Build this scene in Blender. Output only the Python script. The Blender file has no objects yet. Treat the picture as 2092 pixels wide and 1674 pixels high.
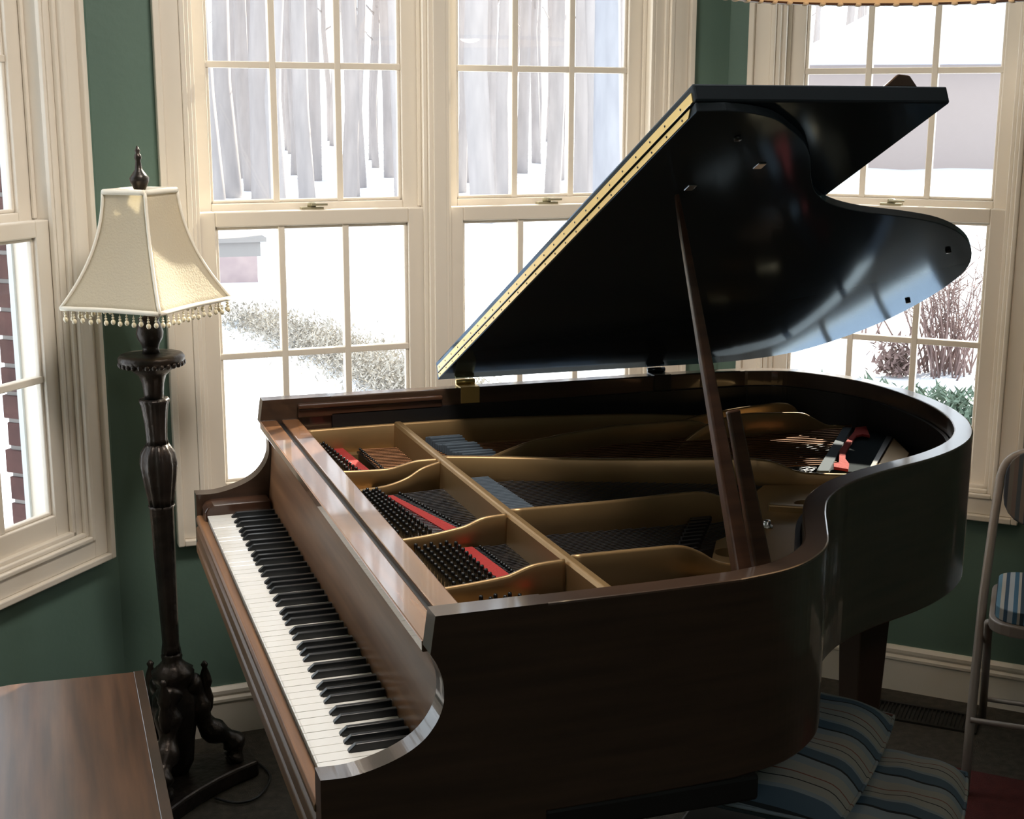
import bpy, bmesh, math, random
from mathutils import Vector, Matrix
from mathutils.geometry import tessellate_polygon
random.seed(7)
S = bpy.context.scene
COL = S.collection
# ------------------------------------------------------------------ camera
CAMP = (-0.2894, -1.5691, 1.5847, 0.331, 0.2139, 0.0039, 2820.8)
def cam_axes(yaw, pitch, roll):
    f = Vector((math.sin(yaw)*math.cos(pitch), math.cos(yaw)*math.cos(pitch), -math.sin(pitch)))
    r = Vector((math.cos(yaw), -math.sin(yaw), 0)); u = r.cross(f)
    c, s = math.cos(roll), math.sin(roll)
    return c*r+s*u, -s*r+c*u, f
cr, cu, cf = cam_axes(*CAMP[3:6])
cd = bpy.data.cameras.new('camera'); cam = bpy.data.objects.new('camera', cd); COL.objects.link(cam)
m = Matrix(((cr.x, cu.x, -cf.x, CAMP[0]), (cr.y, cu.y, -cf.y, CAMP[1]), (cr.z, cu.z, -cf.z, CAMP[2]), (0, 0, 0, 1)))
cam.matrix_world = m
cd.sensor_width = 36; cd.sensor_fit = 'HORIZONTAL'; cd.lens = CAMP[6]/2092*36; cd.clip_start = .05; cd.clip_end = 400
S.camera = cam
# ------------------------------------------------------------------ world, sun, exposure
w = bpy.data.worlds.new('world'); S.world = w; w.use_nodes = True
nt = w.node_tree; bg = nt.nodes['Background']
bg.inputs[0].default_value = (0.88, 0.93, 1.0, 1); bg.inputs[1].default_value = 2.7
sd = bpy.data.lights.new('sun', 'SUN'); sd.energy = 16.0; sd.color = (1.0, 0.88, 0.70); sd.angle = math.radians(.6)
so = bpy.data.objects.new('sun', sd); COL.objects.link(so)
so.rotation_euler = Vector((.74, .66, .52)).to_track_quat('Z', 'Y').to_euler()
S.view_settings.view_transform = 'Standard'; S.view_settings.look = 'None'
S.view_settings.exposure = 0.0; S.view_settings.gamma = 1.0; S.view_settings.use_curve_mapping = False
# fill lights added under the ceiling to brighten the room, no fixture there
def area(name, loc, size, power, color, target):
    d = bpy.data.lights.new(name, 'AREA'); d.shape = 'DISK'; d.size = size; d.energy = power; d.color = color
    o = bpy.data.objects.new(name, d); COL.objects.link(o); o.location = loc
    o.rotation_euler = (Vector(loc)-Vector(target)).to_track_quat('Z', 'Y').to_euler()
    return o
area('fill_light_top', (.30, .55, 2.52), .45, 27, (1.0, .90, .80), (.3, .56, 0))
area('fill_light_rear', (.2, -2.2, 2.52), .5, 9, (1.0, .95, .90), (.2, -2.1, 0))

# ------------------------------------------------------------------ materials
MATS = {}
def mat(name, col, rough=.5, metal=0., coat=0., coat_rough=.05, noise=None, bump=None, trans=0., emis=None, spec=.5, sheen=0.):
    """noise=(scale, colour2, stretch xyz, detail); bump=(scale, strength, stretch)"""
    m = bpy.data.materials.new(name); m.use_nodes = True; MATS[name] = m
    t = m.node_tree; b = t.nodes['Principled BSDF']
    b.inputs['Base Color'].default_value = (*col, 1); b.inputs['Roughness'].default_value = rough
    b.inputs['Metallic'].default_value = metal; b.inputs['Coat Weight'].default_value = coat
    b.inputs['Coat Roughness'].default_value = coat_rough; b.inputs['Specular IOR Level'].default_value = spec
    if emis: b.inputs['Emission Color'].default_value = (*emis[:3], 1); b.inputs['Emission Strength'].default_value = emis[3]
    if noise or bump:
        tc = t.nodes.new('ShaderNodeTexCoord')
    if noise:
        mp = t.nodes.new('ShaderNodeMapping'); mp.inputs['Scale'].default_value = noise[2]
        nz = t.nodes.new('ShaderNodeTexNoise'); nz.inputs['Scale'].default_value = noise[0]; nz.inputs['Detail'].default_value = noise[3]
        rp = t.nodes.new('ShaderNodeValToRGB'); rp.color_ramp.elements[0].position = .35; rp.color_ramp.elements[1].position = .68
        rp.color_ramp.elements[0].color = (*noise[1], 1); rp.color_ramp.elements[1].color = (*col, 1)
        t.links.new(tc.outputs['Object'], mp.inputs[0]); t.links.new(mp.outputs[0], nz.inputs['Vector'])
        t.links.new(nz.outputs['Fac'], rp.inputs[0]); t.links.new(rp.outputs[0], b.inputs['Base Color'])
    if bump:
        mp2 = t.nodes.new('ShaderNodeMapping'); mp2.inputs['Scale'].default_value = bump[2]
        n2 = t.nodes.new('ShaderNodeTexNoise'); n2.inputs['Scale'].default_value = bump[0]; n2.inputs['Detail'].default_value = 4
        bp = t.nodes.new('ShaderNodeBump'); bp.inputs['Strength'].default_value = bump[1]; bp.inputs['Distance'].default_value = .01
        t.links.new(tc.outputs['Object'], mp2.inputs[0]); t.links.new(mp2.outputs[0], n2.inputs['Vector'])
        t.links.new(n2.outputs['Fac'], bp.inputs['Height']); t.links.new(bp.outputs[0], b.inputs['Normal'])
    return m
I3 = (1, 1, 1)
mat('green_paint', (.118, .196, .160), .6, noise=(3, (.108, .180, .148), I3, 2), bump=(60, .08, I3))
mat('trim_paint', (.82, .76, .67), .38, noise=(2, (.79, .73, .64), I3, 2))
mat('ceiling_paint', (.75, .73, .68), .8)
mat('carpet', (.085, .072, .054), .95, noise=(45, (.050, .042, .032), I3, 6), bump=(300, .6, I3))
mat('red_rug', (.12, .020, .018), .95, noise=(30, (.085, .014, .014), I3, 5), bump=(260, .6, I3))
mat('walnut', (.27, .125, .055), .24, coat=1.0, coat_rough=.05, noise=(3.0, (.150, .070, .034), (18, 1.0, 14), 7))
mat('walnut_board', (.36, .175, .085), .34, coat=.35, coat_rough=.22, noise=(3.0, (.21, .095, .045), (18, 1.0, 14), 7))
mat('leg_wood', (.060, .034, .022), .5)
mat('walnut_slip', (.30, .145, .062), .45, noise=(3.0, (.17, .080, .036), (18, 1.0, 14), 7))
mat('walnut_x', (.085, .040, .022), .30, coat=.3, coat_rough=.12, noise=(3.0, (.045, .020, .012), (1.0, 14, 18), 7))
mat('case_wood', (.066, .037, .023), .34, coat=.8, coat_rough=.07, noise=(3.0, (.038, .022, .014), (1.2, 3, 16), 6))
mat('bench_wood', (.135, .066, .036), .30, coat=.35, coat_rough=.18, noise=(3.0, (.060, .030, .018), (16, 1.0, 16), 7))
def mk_lacquer(name, base, refl, rough, ior):
    m = bpy.data.materials.new(name); m.use_nodes = True; MATS[name] = m
    t = m.node_tree; t.nodes.remove(t.nodes['Principled BSDF']); out = t.nodes['Material Output']
    d = t.nodes.new('ShaderNodeBsdfDiffuse'); d.inputs[0].default_value = (*base, 1)
    g = t.nodes.new('ShaderNodeBsdfGlossy'); g.inputs[0].default_value = (*refl, 1); g.inputs['Roughness'].default_value = rough
    f = t.nodes.new('ShaderNodeFresnel'); f.inputs[0].default_value = ior; x = t.nodes.new('ShaderNodeMixShader')
    t.links.new(f.outputs[0], x.inputs[0]); t.links.new(d.outputs[0], x.inputs[1]); t.links.new(g.outputs[0], x.inputs[2]); t.links.new(x.outputs[0], out.inputs[0])
mk_lacquer('lid_lacquer', (.045, .055, .066), (.42, .58, .80), .10, 1.30)  # haze is lifted into the base colour, sky blue into the reflection tint
mat('inner_rim', (.010, .010, .011), .4)
mat('gold_plate', (.36, .235, .110), .38, metal=.55, noise=(6, (.31, .20, .09), I3, 3))
mat('brass', (.80, .58, .22), .35, metal=.75)
mat('dull_brass', (.36, .33, .22), .5, metal=.3)
mat('steel', (.55, .55, .56), .28, metal=1.)
mat('pin_steel', (.05, .055, .06), .25, metal=.8)
mat('string_steel', (.13, .14, .16), .35, metal=.8)
mat('copper', (.22, .105, .05), .38, metal=.8)
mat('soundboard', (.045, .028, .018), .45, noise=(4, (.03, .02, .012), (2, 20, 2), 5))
mat('red_felt', (.36, .030, .028), .95, bump=(200, .3, I3))
mat('blue_felt', (.075, .10, .13), .95)
mat('dark_felt', (.022, .032, .040), 1.0, spec=.1)
mat('ivory', (.84, .84, .81), .22, coat=.2)
mat('ebony', (.010, .012, .014), .30)
mat('shade_fabric', (.76, .70, .57), .8, bump=(220, .25, I3))
mat('shade_trim', (.86, .82, .72), .7)
mat('bronze', (.060, .046, .038), .34, metal=.6, noise=(12, (.028, .024, .022), I3, 5), bump=(40, .3, I3))
mat('bead', (.80, .72, .52), .15, coat=.8)
mat('black_plastic', (.010, .010, .010), .4)
mat('vent_metal', (.020, .018, .015), .5, metal=.3)
mat('chair_metal', (.30, .27, .25), .4, metal=.1)
mat('snow', (.80, .83, .88), .9, noise=(.25, (.74, .78, .86), (1, 3, 1), 4))
mat('bark', (.47, .43, .42), .95, noise=(5, (.38, .35, .345), (1, 1, .25), 4))
mat('bark_dark', (.36, .36, .39), .95, noise=(5, (.30, .30, .33), (1, 1, .25), 4))
mat('twig', (.22, .15, .14), .95)
mat('evergreen', (.16, .22, .17), .95)
mat('dry_hedge', (.50, .46, .40), .95, noise=(9, (.40, .37, .33), I3, 5))
mat('house_wall', (.42, .36, .34), .9)
mat('roof_snow', (.66, .70, .80), .9)
mat('pale_stone', (.46, .36, .35), .9, noise=(8, (.40, .31, .31), I3, 4))
mat('mortar', (.30, .28, .27), .9)
mat('brick', (.12, .055, .050), .85, noise=(14, (.075, .035, .034), I3, 4))
mat('vinyl', (.62, .66, .68), .5)
mat('lamp_glass', (.62, .42, .22), .5, emis=(1., .62, .32, .25))
mat('lace', (.42, .34, .24), .8)
# translucency on the fabric shade
def mk_translucent(name, fac):
    t = MATS[name].node_tree; b = t.nodes['Principled BSDF']; out = t.nodes['Material Output']
    tr = t.nodes.new('ShaderNodeBsdfTranslucent'); tr.inputs[0].default_value = b.inputs['Base Color'].default_value
    mx = t.nodes.new('ShaderNodeMixShader'); mx.inputs[0].default_value = fac
    t.links.new(b.outputs[0], mx.inputs[1]); t.links.new(tr.outputs[0], mx.inputs[2]); t.links.new(mx.outputs[0], out.inputs[0])
mk_translucent('shade_fabric', .45)
def mk_glass(name):
    m = bpy.data.materials.new(name); m.use_nodes = True; MATS[name] = m
    t = m.node_tree; t.nodes.remove(t.nodes['Principled BSDF']); out = t.nodes['Material Output']
    tr = t.nodes.new('ShaderNodeBsdfTransparent'); tr.inputs[0].default_value = (.95, .97, .97, 1)
    gl = t.nodes.new('ShaderNodeBsdfGlossy'); gl.inputs['Roughness'].default_value = .02
    fr = t.nodes.new('ShaderNodeFresnel'); fr.inputs[0].default_value = 1.45
    ge = t.nodes.new('ShaderNodeNewGeometry'); mu = t.nodes.new('ShaderNodeMath'); mu.operation = 'MULTIPLY_ADD'
    mu.inputs[1].default_value = 1/1.45-1.45; mu.inputs[2].default_value = 1.45      # same index from both sides of the thin pane
    t.links.new(ge.outputs['Backfacing'], mu.inputs[0]); t.links.new(mu.outputs[0], fr.inputs[0])
    mx = t.nodes.new('ShaderNodeMixShader')
    t.links.new(fr.outputs[0], mx.inputs[0]); t.links.new(tr.outputs[0], mx.inputs[1]); t.links.new(gl.outputs[0], mx.inputs[2])
    t.links.new(mx.outputs[0], out.inputs[0])
mk_glass('window_glass')
def mk_stripes(name, axis, period, bands, rough=.9):
    """procedural stripes along an object axis; bands = [(pos, colour)...] constant ramp over one period"""
    m = bpy.data.materials.new(name); m.use_nodes = True; MATS[name] = m
    t = m.node_tree; b = t.nodes['Principled BSDF']; b.inputs['Roughness'].default_value = rough
    b.inputs['Specular IOR Level'].default_value = .2
    tc = t.nodes.new('ShaderNodeTexCoord'); sx = t.nodes.new('ShaderNodeSeparateXYZ'); t.links.new(tc.outputs['Object'], sx.inputs[0])
    ml = t.nodes.new('ShaderNodeMath'); ml.operation = 'MULTIPLY_ADD'; ml.inputs[1].default_value = 1/period; ml.inputs[2].default_value = 50
    fr = t.nodes.new('ShaderNodeMath'); fr.operation = 'FRACT'
    t.links.new(sx.outputs[axis], ml.inputs[0]); t.links.new(ml.outputs[0], fr.inputs[0])
    rp = t.nodes.new('ShaderNodeValToRGB'); r = rp.color_ramp; r.interpolation = 'CONSTANT'
    while len(r.elements) < len(bands): r.elements.new(.5)
    for e, (p, c) in zip(r.elements, bands): e.position = p; e.color = (*c, 1)
    t.links.new(fr.outputs[0], rp.inputs[0]); t.links.new(rp.outputs[0], b.inputs['Base Color'])
    return m
CRM = (.33, .35, .34); BLU = (.085, .14, .20); DRK = (.030, .038, .045); RED = (.20, .09, .07); LBL = (.25, .32, .38)
mk_stripes('cushion_stripe', 0, .128, [(0, LBL), (.16, DRK), (.20, BLU), (.40, LBL), (.46, CRM), (.60, DRK), (.62, CRM), (.76, RED), (.785, CRM)])
mk_stripes('seat_stripe', 0, .062, [(0, (.40, .46, .52)), (.18, (.06, .15, .25)), (.34, (.42, .42, .40)), (.44, (.04, .07, .10)), (.58, (.14, .28, .40)), (.72, (.46, .46, .44)), (.86, (.05, .10, .16))])
mk_stripes('back_stripe', 0, .05, [(0, (.16, .13, .12)), (.2, (.08, .10, .12)), (.4, (.20, .17, .15)), (.6, (.06, .07, .09)), (.8, (.17, .16, .15))])

# ------------------------------------------------------------------ mesh builder
class MB:
    def __init__(s): s.v = []; s.f = []; s.sm = []
    def add(s, vs, fs, smooth=False, M=None):
        n = len(s.v)
        if M is not None: vs = [M @ Vector(v) for v in vs]
        s.v += [tuple(v) for v in vs]; s.f += [tuple(i+n for i in f) for f in fs]; s.sm += [smooth]*len(fs)
        return s
    def box(s, a, b, M=None):
        x0, y0, z0 = a; x1, y1, z1 = b
        vs = [(x0, y0, z0), (x1, y0, z0), (x1, y1, z0), (x0, y1, z0), (x0, y0, z1), (x1, y0, z1), (x1, y1, z1), (x0, y1, z1)]
        return s.add(vs, [(3, 2, 1, 0), (4, 5, 6, 7), (0, 1, 5, 4), (1, 2, 6, 5), (2, 3, 7, 6), (3, 0, 4, 7)], M=M)
    def prism(s, poly, f0, f1, holes=(), smooth=False, M=None):
        """poly: 2d ccw; f0,f1 map (a,b)->3d for both caps"""
        loops = [list(poly)]+[list(h) for h in holes]
        tris = tessellate_polygon([[Vector((p[0], p[1], 0)) for p in l] for l in loops])
        pts = [p for l in loops for p in l]; n = len(pts)
        vs = [f0(*p) for p in pts]+[f1(*p) for p in pts]
        def orient(t):
            a, b, c = (pts[i] for i in t)
            return t if (b[0]-a[0])*(c[1]-a[1])-(b[1]-a[1])*(c[0]-a[0]) > 0 else t[::-1]
        tris = [orient(tuple(t)) for t in tris]
        s.add(vs, [t[::-1] for t in tris]+[tuple(i+n for i in t) for t in tris], M=M)
        base = len(s.v)-2*n; k = 0
        for li, l in enumerate(loops):
            L = len(l)
            ar = sum(l[i][0]*l[(i+1) % L][1]-l[(i+1) % L][0]*l[i][1] for i in range(L))
            ccw = ar > 0 if li == 0 else ar < 0
            for i in range(L):
                a = base+k+i; b = base+k+(i+1) % L
                s.f.append((a, b, b+n, a+n) if ccw else (b, a, a+n, b+n)); s.sm.append(smooth)
            k += L
        return s
    def tube(s, path, r, n=10, caps=True, smooth=True, M=None):
        path = [Vector(p) for p in path]; rs = r if isinstance(r, (list, tuple)) else [r]*len(path)
        vs = []; fs = []; prev = None
        for i, p in enumerate(path):
            d = (path[min(i+1, len(path)-1)]-path[max(i-1, 0)]).normalized()
            if prev is None:
                up = Vector((0, 0, 1)) if abs(d.z) < .9 else Vector((1, 0, 0)); x = d.cross(up).normalized()
            else: x = (prev-d*prev.dot(d)).normalized()
            prev = x; y = d.cross(x)
            for k in range(n):
                a = 2*math.pi*k/n; vs.append(p+rs[i]*(math.cos(a)*x+math.sin(a)*y))
        for i in range(len(path)-1):
            for k in range(n):
                a = i*n+k; b = i*n+(k+1) % n; fs.append((a, a+n, b+n, b))
        if caps: fs.append(tuple(range(n))); fs.append(tuple(reversed(range(len(vs)-n, len(vs)))))
        return s.add(vs, [f[::-1] for f in fs] if False else fs, smooth, M)
    def lathe(s, prof, n=32, fl=None, M=None, c=(0, 0)):
        """prof [(r,z)...]; fl(i, angle)->radius factor"""
        vs = []; fs = []
        for i, (r, z) in enumerate(prof):
            for k in range(n):
                a = 2*math.pi*k/n; q = r*(fl(z, a) if fl else 1); vs.append((c[0]+q*math.cos(a), c[1]+q*math.sin(a), z))
        for i in range(len(prof)-1):
            for k in range(n):
                a = i*n+k; b = i*n+(k+1) % n; fs.append((a, b, b+n, a+n))
        fs.append(tuple(reversed(range(n)))); fs.append(tuple(range(len(vs)-n, len(vs))))
        return s.add(vs, fs, True, M)
    def ball(s, c, r, n=8, sc=(1, 1, 1)):
        pr = []
        for i in range(n+1):
            t = math.pi*i/n; pr.append((max(r*math.sin(t), 1e-5), -r*math.cos(t)))
        return s.lathe(pr, n+2, M=Matrix.Translation(c) @ Matrix.Diagonal((*sc, 1)))
    def build(s, name, mt, parent=None, bevel=0, seg=2, subd=0, label=None, kind=None):
        me = bpy.data.meshes.new(name); me.from_pydata(s.v, [], s.f); me.update()
        bm = bmesh.new(); bm.from_mesh(me); bmesh.ops.recalc_face_normals(bm, faces=bm.faces); bm.to_mesh(me); bm.free()
        me.polygons.foreach_set('use_smooth', s.sm)
        me.materials.append(MATS[mt] if isinstance(mt, str) else mt)
        o = bpy.data.objects.new(name, me); COL.objects.link(o)
        if parent is not None: attach(o, parent)
        if bevel:
            b = o.modifiers.new('bevel', 'BEVEL'); b.width = bevel; b.segments = seg; b.limit_method = 'ANGLE'; b.angle_limit = math.radians(35); b.harden_normals = False
        if subd: q = o.modifiers.new('sub', 'SUBSURF'); q.levels = subd; q.render_levels = subd
        if label: o['label'] = label
        if kind: o['kind'] = kind
        return o
LOC = {}
def attach(o, parent):
    """child mesh coordinates are given in the world (or in the root's local frame when the root sits at LOC[root])"""
    o.parent = parent
    P = parent; off = Vector((0, 0, 0))
    if parent.type == 'EMPTY' and not parent.get('_local'):
        o.location = -Vector(parent.location)
def thing(name, label, cat, loc=(0, 0, 0), rot=None, group=None, local=False):
    o = bpy.data.objects.new(name, None); COL.objects.link(o); o.location = loc; o.empty_display_size = .1
    if local: o['_local'] = 1
    if rot: o.rotation_euler = rot
    tag(o, label, cat, group); return o
def tag(o, label, cat, group=None, kind=None):
    o['label'] = label; o['category'] = cat
    if group: o['group'] = group
    if kind: o['kind'] = kind
    return o
def structure(o): o['kind'] = 'structure'; return o
def copy_tree(o, parent=None):
    c = o.copy(); COL.objects.link(c)
    if parent: c.parent = parent
    for ch in list(o.children): copy_tree(ch, c)
    return c
def spline(pts, n=8):
    """catmull-rom through 2d/3d points"""
    P = [Vector(p) for p in pts]; out = []
    for i in range(len(P)-1):
        a = P[max(i-1, 0)]; b = P[i]; c = P[i+1]; d = P[min(i+2, len(P)-1)]
        for k in range(n):
            t = k/n
            out.append(.5*((2*b)+(c-a)*t+(2*a-5*b+4*c-d)*t*t+(3*b-a-3*c+d)*t**3))
    out.append(P[-1]); return out

# ------------------------------------------------------------------ room shell
AL = .050; tL = .804; tR = .826
cL = Vector((-.151, 1.808, 0)); cR = Vector((1.518, 1.893, 0))
dM = Vector((math.cos(AL), math.sin(AL), 0)); dL_ = Vector((math.cos(AL+tL), math.sin(AL+tL), 0)); dR_ = Vector((math.cos(AL-tR), math.sin(AL-tR), 0))
def outn(d): return Vector((-d.y, d.x, 0))
def frame(o, d):
    n = outn(d)
    return Matrix(((d.x, n.x, 0, o.x), (d.y, n.y, 0, o.y), (0, 0, 1, 0), (0, 0, 0, 1)))
FM, FL, FR = frame(cL, dM), frame(cL, dL_), frame(cR, dR_)   # local (s, depth outward, z)
CEIL = 2.55; WT = .13
ZW0, ZW1 = .585, 2.09   # rough opening
def wall(name, F, s0, s1, openings):
    m = MB()
    xs = s0
    for a, b in openings:
        m.box((xs, 0, 0), (a, WT, CEIL), F); m.box((a, 0, 0), (b, WT, ZW0), F); m.box((a, 0, ZW1), (b, WT, CEIL), F); xs = b
    m.box((xs, 0, 0), (s1, WT, CEIL), F)
    return structure(m.build(name, 'green_paint'))
def sash(parent, F, s0, s1, z0, z1, d0, rails, cols=3, rows=2):
    """one glazed sash; rails=(bottom, top); stile .055"""
    st = .046; m = MB(); D = .035
    a, b, c, d = s0+st, s1-st, z0+rails[0], z1-rails[1]
    m.box((s0, d0, z0), (a, d0+D, z1), F); m.box((b, d0, z0), (s1, d0+D, z1), F)
    m.box((a, d0, z0), (b, d0+D, c), F); m.box((a, d0, d), (b, d0+D, z1), F)
    # glazing bead inside
    e = .008
    for q in (((a, d0+.010, c), (a+e, d0+.026, d)), ((b-e, d0+.010, c), (b, d0+.026, d)), ((a, d0+.010, c), (b, d0+.026, c+e)), ((a, d0+.010, d-e), (b, d0+.026, d))):
        m.box(*q, F)
    o = m.build('sash', 'trim_paint', parent, bevel=.003)
    g = MB(); g.box((a, d0+.018, c), (b, d0+.021, d), F); g.build('glass_pane', 'window_glass', o)
    mu = MB(); t = .008
    for i in range(1, cols):
        x = a+(b-a)*i/cols; mu.box((x-t, d0+.006, c), (x+t, d0+.032, d), F)
    for i in range(1, rows):
        z = c+(d-c)*i/rows; mu.box((a, d0+.0075, z-t), (b, d0+.0305, z+t), F)
    mu.build('muntins', 'trim_paint', o, bevel=.002)
    return o
ZM = 1.342
def window(name, F, c0, c1, units):
    """c0,c1 casing outer edges; units = [(sash s0, s1)...]"""
    root = MB(); ZB, ZT = .522, 2.15; cw = .083
    def ring(i0, i1, p0, p1):   # picture-frame moulding ring
        for q in (((c0+i0, -p1, ZB+i0), (c0+i1, p0, ZT-i0)), ((c1-i1, -p1, ZB+i0), (c1-i0, p0, ZT-i0)),
                  ((c0+i1, -p1, ZB+i0), (c1-i1, p0, ZB+i1)), ((c0+i1, -p1, ZT-i1), (c1-i1, p0, ZT-i0))):
            root.box(*q, F)
    ring(0, .016, 0, .030); ring(.016, .060, 0, .018); ring(.060, .072, 0, .023); ring(.072, cw, 0, .012)
    w0 = root.build(name, 'trim_paint', bevel=.003); structure(w0)
    jm = MB()
    a, b = c0+cw-.004, c1-cw+.004; zb, zt = ZB+cw-.004, ZT-cw+.004
    jm.box((a-.02, 0, zb-.02), (units[0][0], WT+.01, zt), F); jm.box((units[-1][1], 0, zb-.02), (b+.02, WT+.01, zt), F)
    jm.box((a, 0, zb-.03), (b, WT+.03, zb), F); jm.box((a, 0, zt), (b, WT+.01, zt+.03), F)
    for (u0, u1), (v0, v1) in zip(units, units[1:]):
        jm.box((u1, -.012, zb), (v0, WT+.01, zt), F); jm.box((u1+.010, -.020, zb), (v0-.010, 0, zt), F)
    # stops and parting beads
    for u0, u1 in units:
        for q in ((u0, u0+.010), (u1-.010, u1)):
            jm.box((q[0], .002, zb), (q[1], .014, zt), F)
            jm.box((q[0], .052, ZM), (q[1], .060, zt), F)
        jm.box((u0, .002, zb), (u1, .018, zb+.012), F)
    jm.build('jamb', 'trim_paint', w0, bevel=.002)
    for u0, u1 in units:
        sash(w0, F, u0+.002, u1-.002, zb, ZM-.002, .017, (.062, .037))
        sash(w0, F, u0+.002, u1-.002, ZM-.030, zt, .062, (.045, .05))
        lk = MB(); c = (u0+u1)/2
        lk.box((c-.028, .030, ZM-.002), (c+.028, .052, ZM+.004), F); lk.lathe([(.011, ZM+.004), (.011, ZM+.013), (.006, ZM+.016)], 14, M=F @ Matrix.Translation((c, .042, 0)))
        lk.box((c-.004, .022, ZM+.008), (c+.036, .032, ZM+.013), F)
        lk.build('sash_lock', 'dull_brass', w0)
    return w0
uM = [(.226, .810), (.863, 1.447)]
wall('wall_middle', FM, 0, 1.671, [(.205, 1.480)])
window('window_1', FM, .143, 1.552, uM)
wall('wall_left', FL, -1.65, 0, [(-.757, -.104)]); window('window_2', FL, -.818, -.042, [(-.735, -.143)][:1])
wall('wall_right', FR, 0, 1.75, [(.121, .775)]); window('window_3', FR, .060, .836, [(.145, .752)])
def wall2(name, pts):
    for i, (a, b) in enumerate(zip(pts, pts[1:])):
        a = Vector((*a, 0)); b = Vector((*b, 0)); d = (b-a).normalized(); m = MB(); m.box((0, 0, 0), ((b-a).length, WT, CEIL), frame(a, d))
        structure(m.build(name, 'green_paint'))
eL = cL-dL_*1.65; eR = cR+dR_*1.75
wall2('wall_side_left', [(eL.x, -3.6), (eL.x, eL.y)]); wall2('wall_side_right', [(eR.x, eR.y), (eR.x, -3.6)]); wall2('wall_back', [(eR.x, -3.6), (eL.x, -3.6)])
foot = [(eL.x, -3.6), (eR.x, -3.6), (eR.x, eR.y), (cR.x, cR.y), (cL.x, cL.y), (eL.x, eL.y)]
off = [(eL.x-.1, -3.7), (eR.x+.1, -3.7), (eR.x+.1, eR.y+.05), (cR.x+.04, cR.y+.1), (cL.x-.04, cL.y+.1), (eL.x-.1, eL.y+.05)]
m = MB(); m.prism(off, lambda a, b: (a, b, -.12), lambda a, b: (a, b, 0)); structure(m.build('floor', 'carpet'))
m = MB(); m.prism(off, lambda a, b: (a, b, CEIL), lambda a, b: (a, b, CEIL+.1)); structure(m.build('ceiling', 'ceiling_paint'))
def baseboard(name, F, s0, s1):
    m = MB(); prof = [(0, 0), (-.014, 0), (-.014, .088), (-.018, .092), (-.018, .099), (-.010, .105), (-.014, .112), (-.014, .121), (-.006, .130), (0, .130)]
    m.prism(prof, lambda d, z: tuple(F @ Vector((s0, d, z))), lambda d, z: tuple(F @ Vector((s1, d, z))))
    structure(m.build(name, 'trim_paint'))
baseboard('baseboard_middle', FM, .0, 1.671); baseboard('baseboard_left', FL, -1.65, -.006); baseboard('baseboard_right', FR, .006, 1.75)

# ------------------------------------------------------------------ grand piano
W = 1.409; ZT = .967; TA = .037; EK = (W-1.225)/2
P = thing('grand_piano', 'brown baby grand piano with its lid propped open before the bay window', 'piano', (.8, .7, 0))
near = [(.300, 0), (.38, 0), (.45, 0), (.58, .004), (.649, .018), (.70, .040), (.748, .076), (.775, .105), (.795, .135), (.822, .182), (.864, .255), (.908, .317), (.975, .377), (1.051, .420), (1.118, .448), (1.210, .482), (1.286, .519), (1.355, .565), (1.414, .620), (1.465, .69), (1.509, .775), (1.545, .895), (1.560, 1.03), (1.552, 1.15), (1.519, 1.245), (1.47, 1.325), (1.41, 1.375), (1.32, 1.402), (1.20, W), (.80, W), (.555, W), (.300, W)]
outer = [Vector(p) for p in near[:3]]+spline(near[3:28], 5)+[Vector(p) for p in near[28:]]
def offset(path, d):
    out = []
    for i, p in enumerate(path):
        t = (path[min(i+1, len(path)-1)]-path[max(i-1, 0)]).normalized()
        out.append(p+Vector((-t.y, t.x))*d)
    return out
inner = offset(outer, TA)
def band(m, A, B, z0, z1):
    n = len(A); vs = []
    for a, b in zip(A, B): vs += [(a.x, a.y, z0), (a.x, a.y, z1), (b.x, b.y, z1), (b.x, b.y, z0)]
    fs = []
    for i in range(n-1):
        for k in range(4):
            a = i*4+k; b = i*4+(k+1) % 4; fs.append((a, b, b+4, a+4))
    m.add(vs, fs)
# rim with the two cheeks
prof_arm = [(0, .769), (.037, .768), (.071, .774), (.106, .786), (.132, .802), (.149, .822), (.158, .842), (.1605, .858), (.159, .880), (.152, .901), (.143, .917), (.150, ZT)]
arm_poly = [(0, .635)]+prof_arm[:1]+[tuple(v) for v in spline(prof_arm[:11], 10)[1:]]+[(.150, ZT), (.300, ZT), (.300, .635)]
m = MB(); band(m, outer, inner, .675, ZT)
rim = m.build('rim', 'case_wood', P, bevel=.003)
for y0 in (0, W-TA):
    m = MB(); m.prism(arm_poly, lambda a, b: (a, y0, b), lambda a, b: (a, y0+TA, b), smooth=False)
    kp = [(f, q) for f, q in zip(m.f, m.sm) if not all(m.v[i][0] > .2999 for i in f)]; m.f = [a for a, _ in kp]; m.sm = [b for _, b in kp]
    m.build('arm', 'case_wood', P, bevel=.0025)
m = MB(); m.box((.002, TA+.0, .636), (.30, W-TA, .690)); m.box((.30, .002, .636), (.62, W-.002, .676)); m.build('key_bed', 'inner_rim', P, bevel=.006)
# inner lining of rim above the plate
m = MB(); i2 = offset(outer, TA+.002); i3 = offset(outer, TA+.010); band(m, i2, i3, .79, .93); m.build('rim_lining', 'inner_rim', P)
m = MB(); m.box((.225, W-TA-.016, .945), (.552, W-TA, .955)); m.box((.225, W-TA-.010, .925), (.552, W-TA, .945)); m.build('ledge_moulding', 'walnut_x', P, bevel=.003)
# soundboard
sb = [tuple(v) for v in i2]; m = MB(); m.prism([(.24, TA+.005)]+[p for p in sb if p[0] > .26]+[(.24, W-TA-.005)], lambda a, b: (a, b, .765), lambda a, b: (a, b, .780))
m.build('soundboard', 'soundboard', P)
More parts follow.
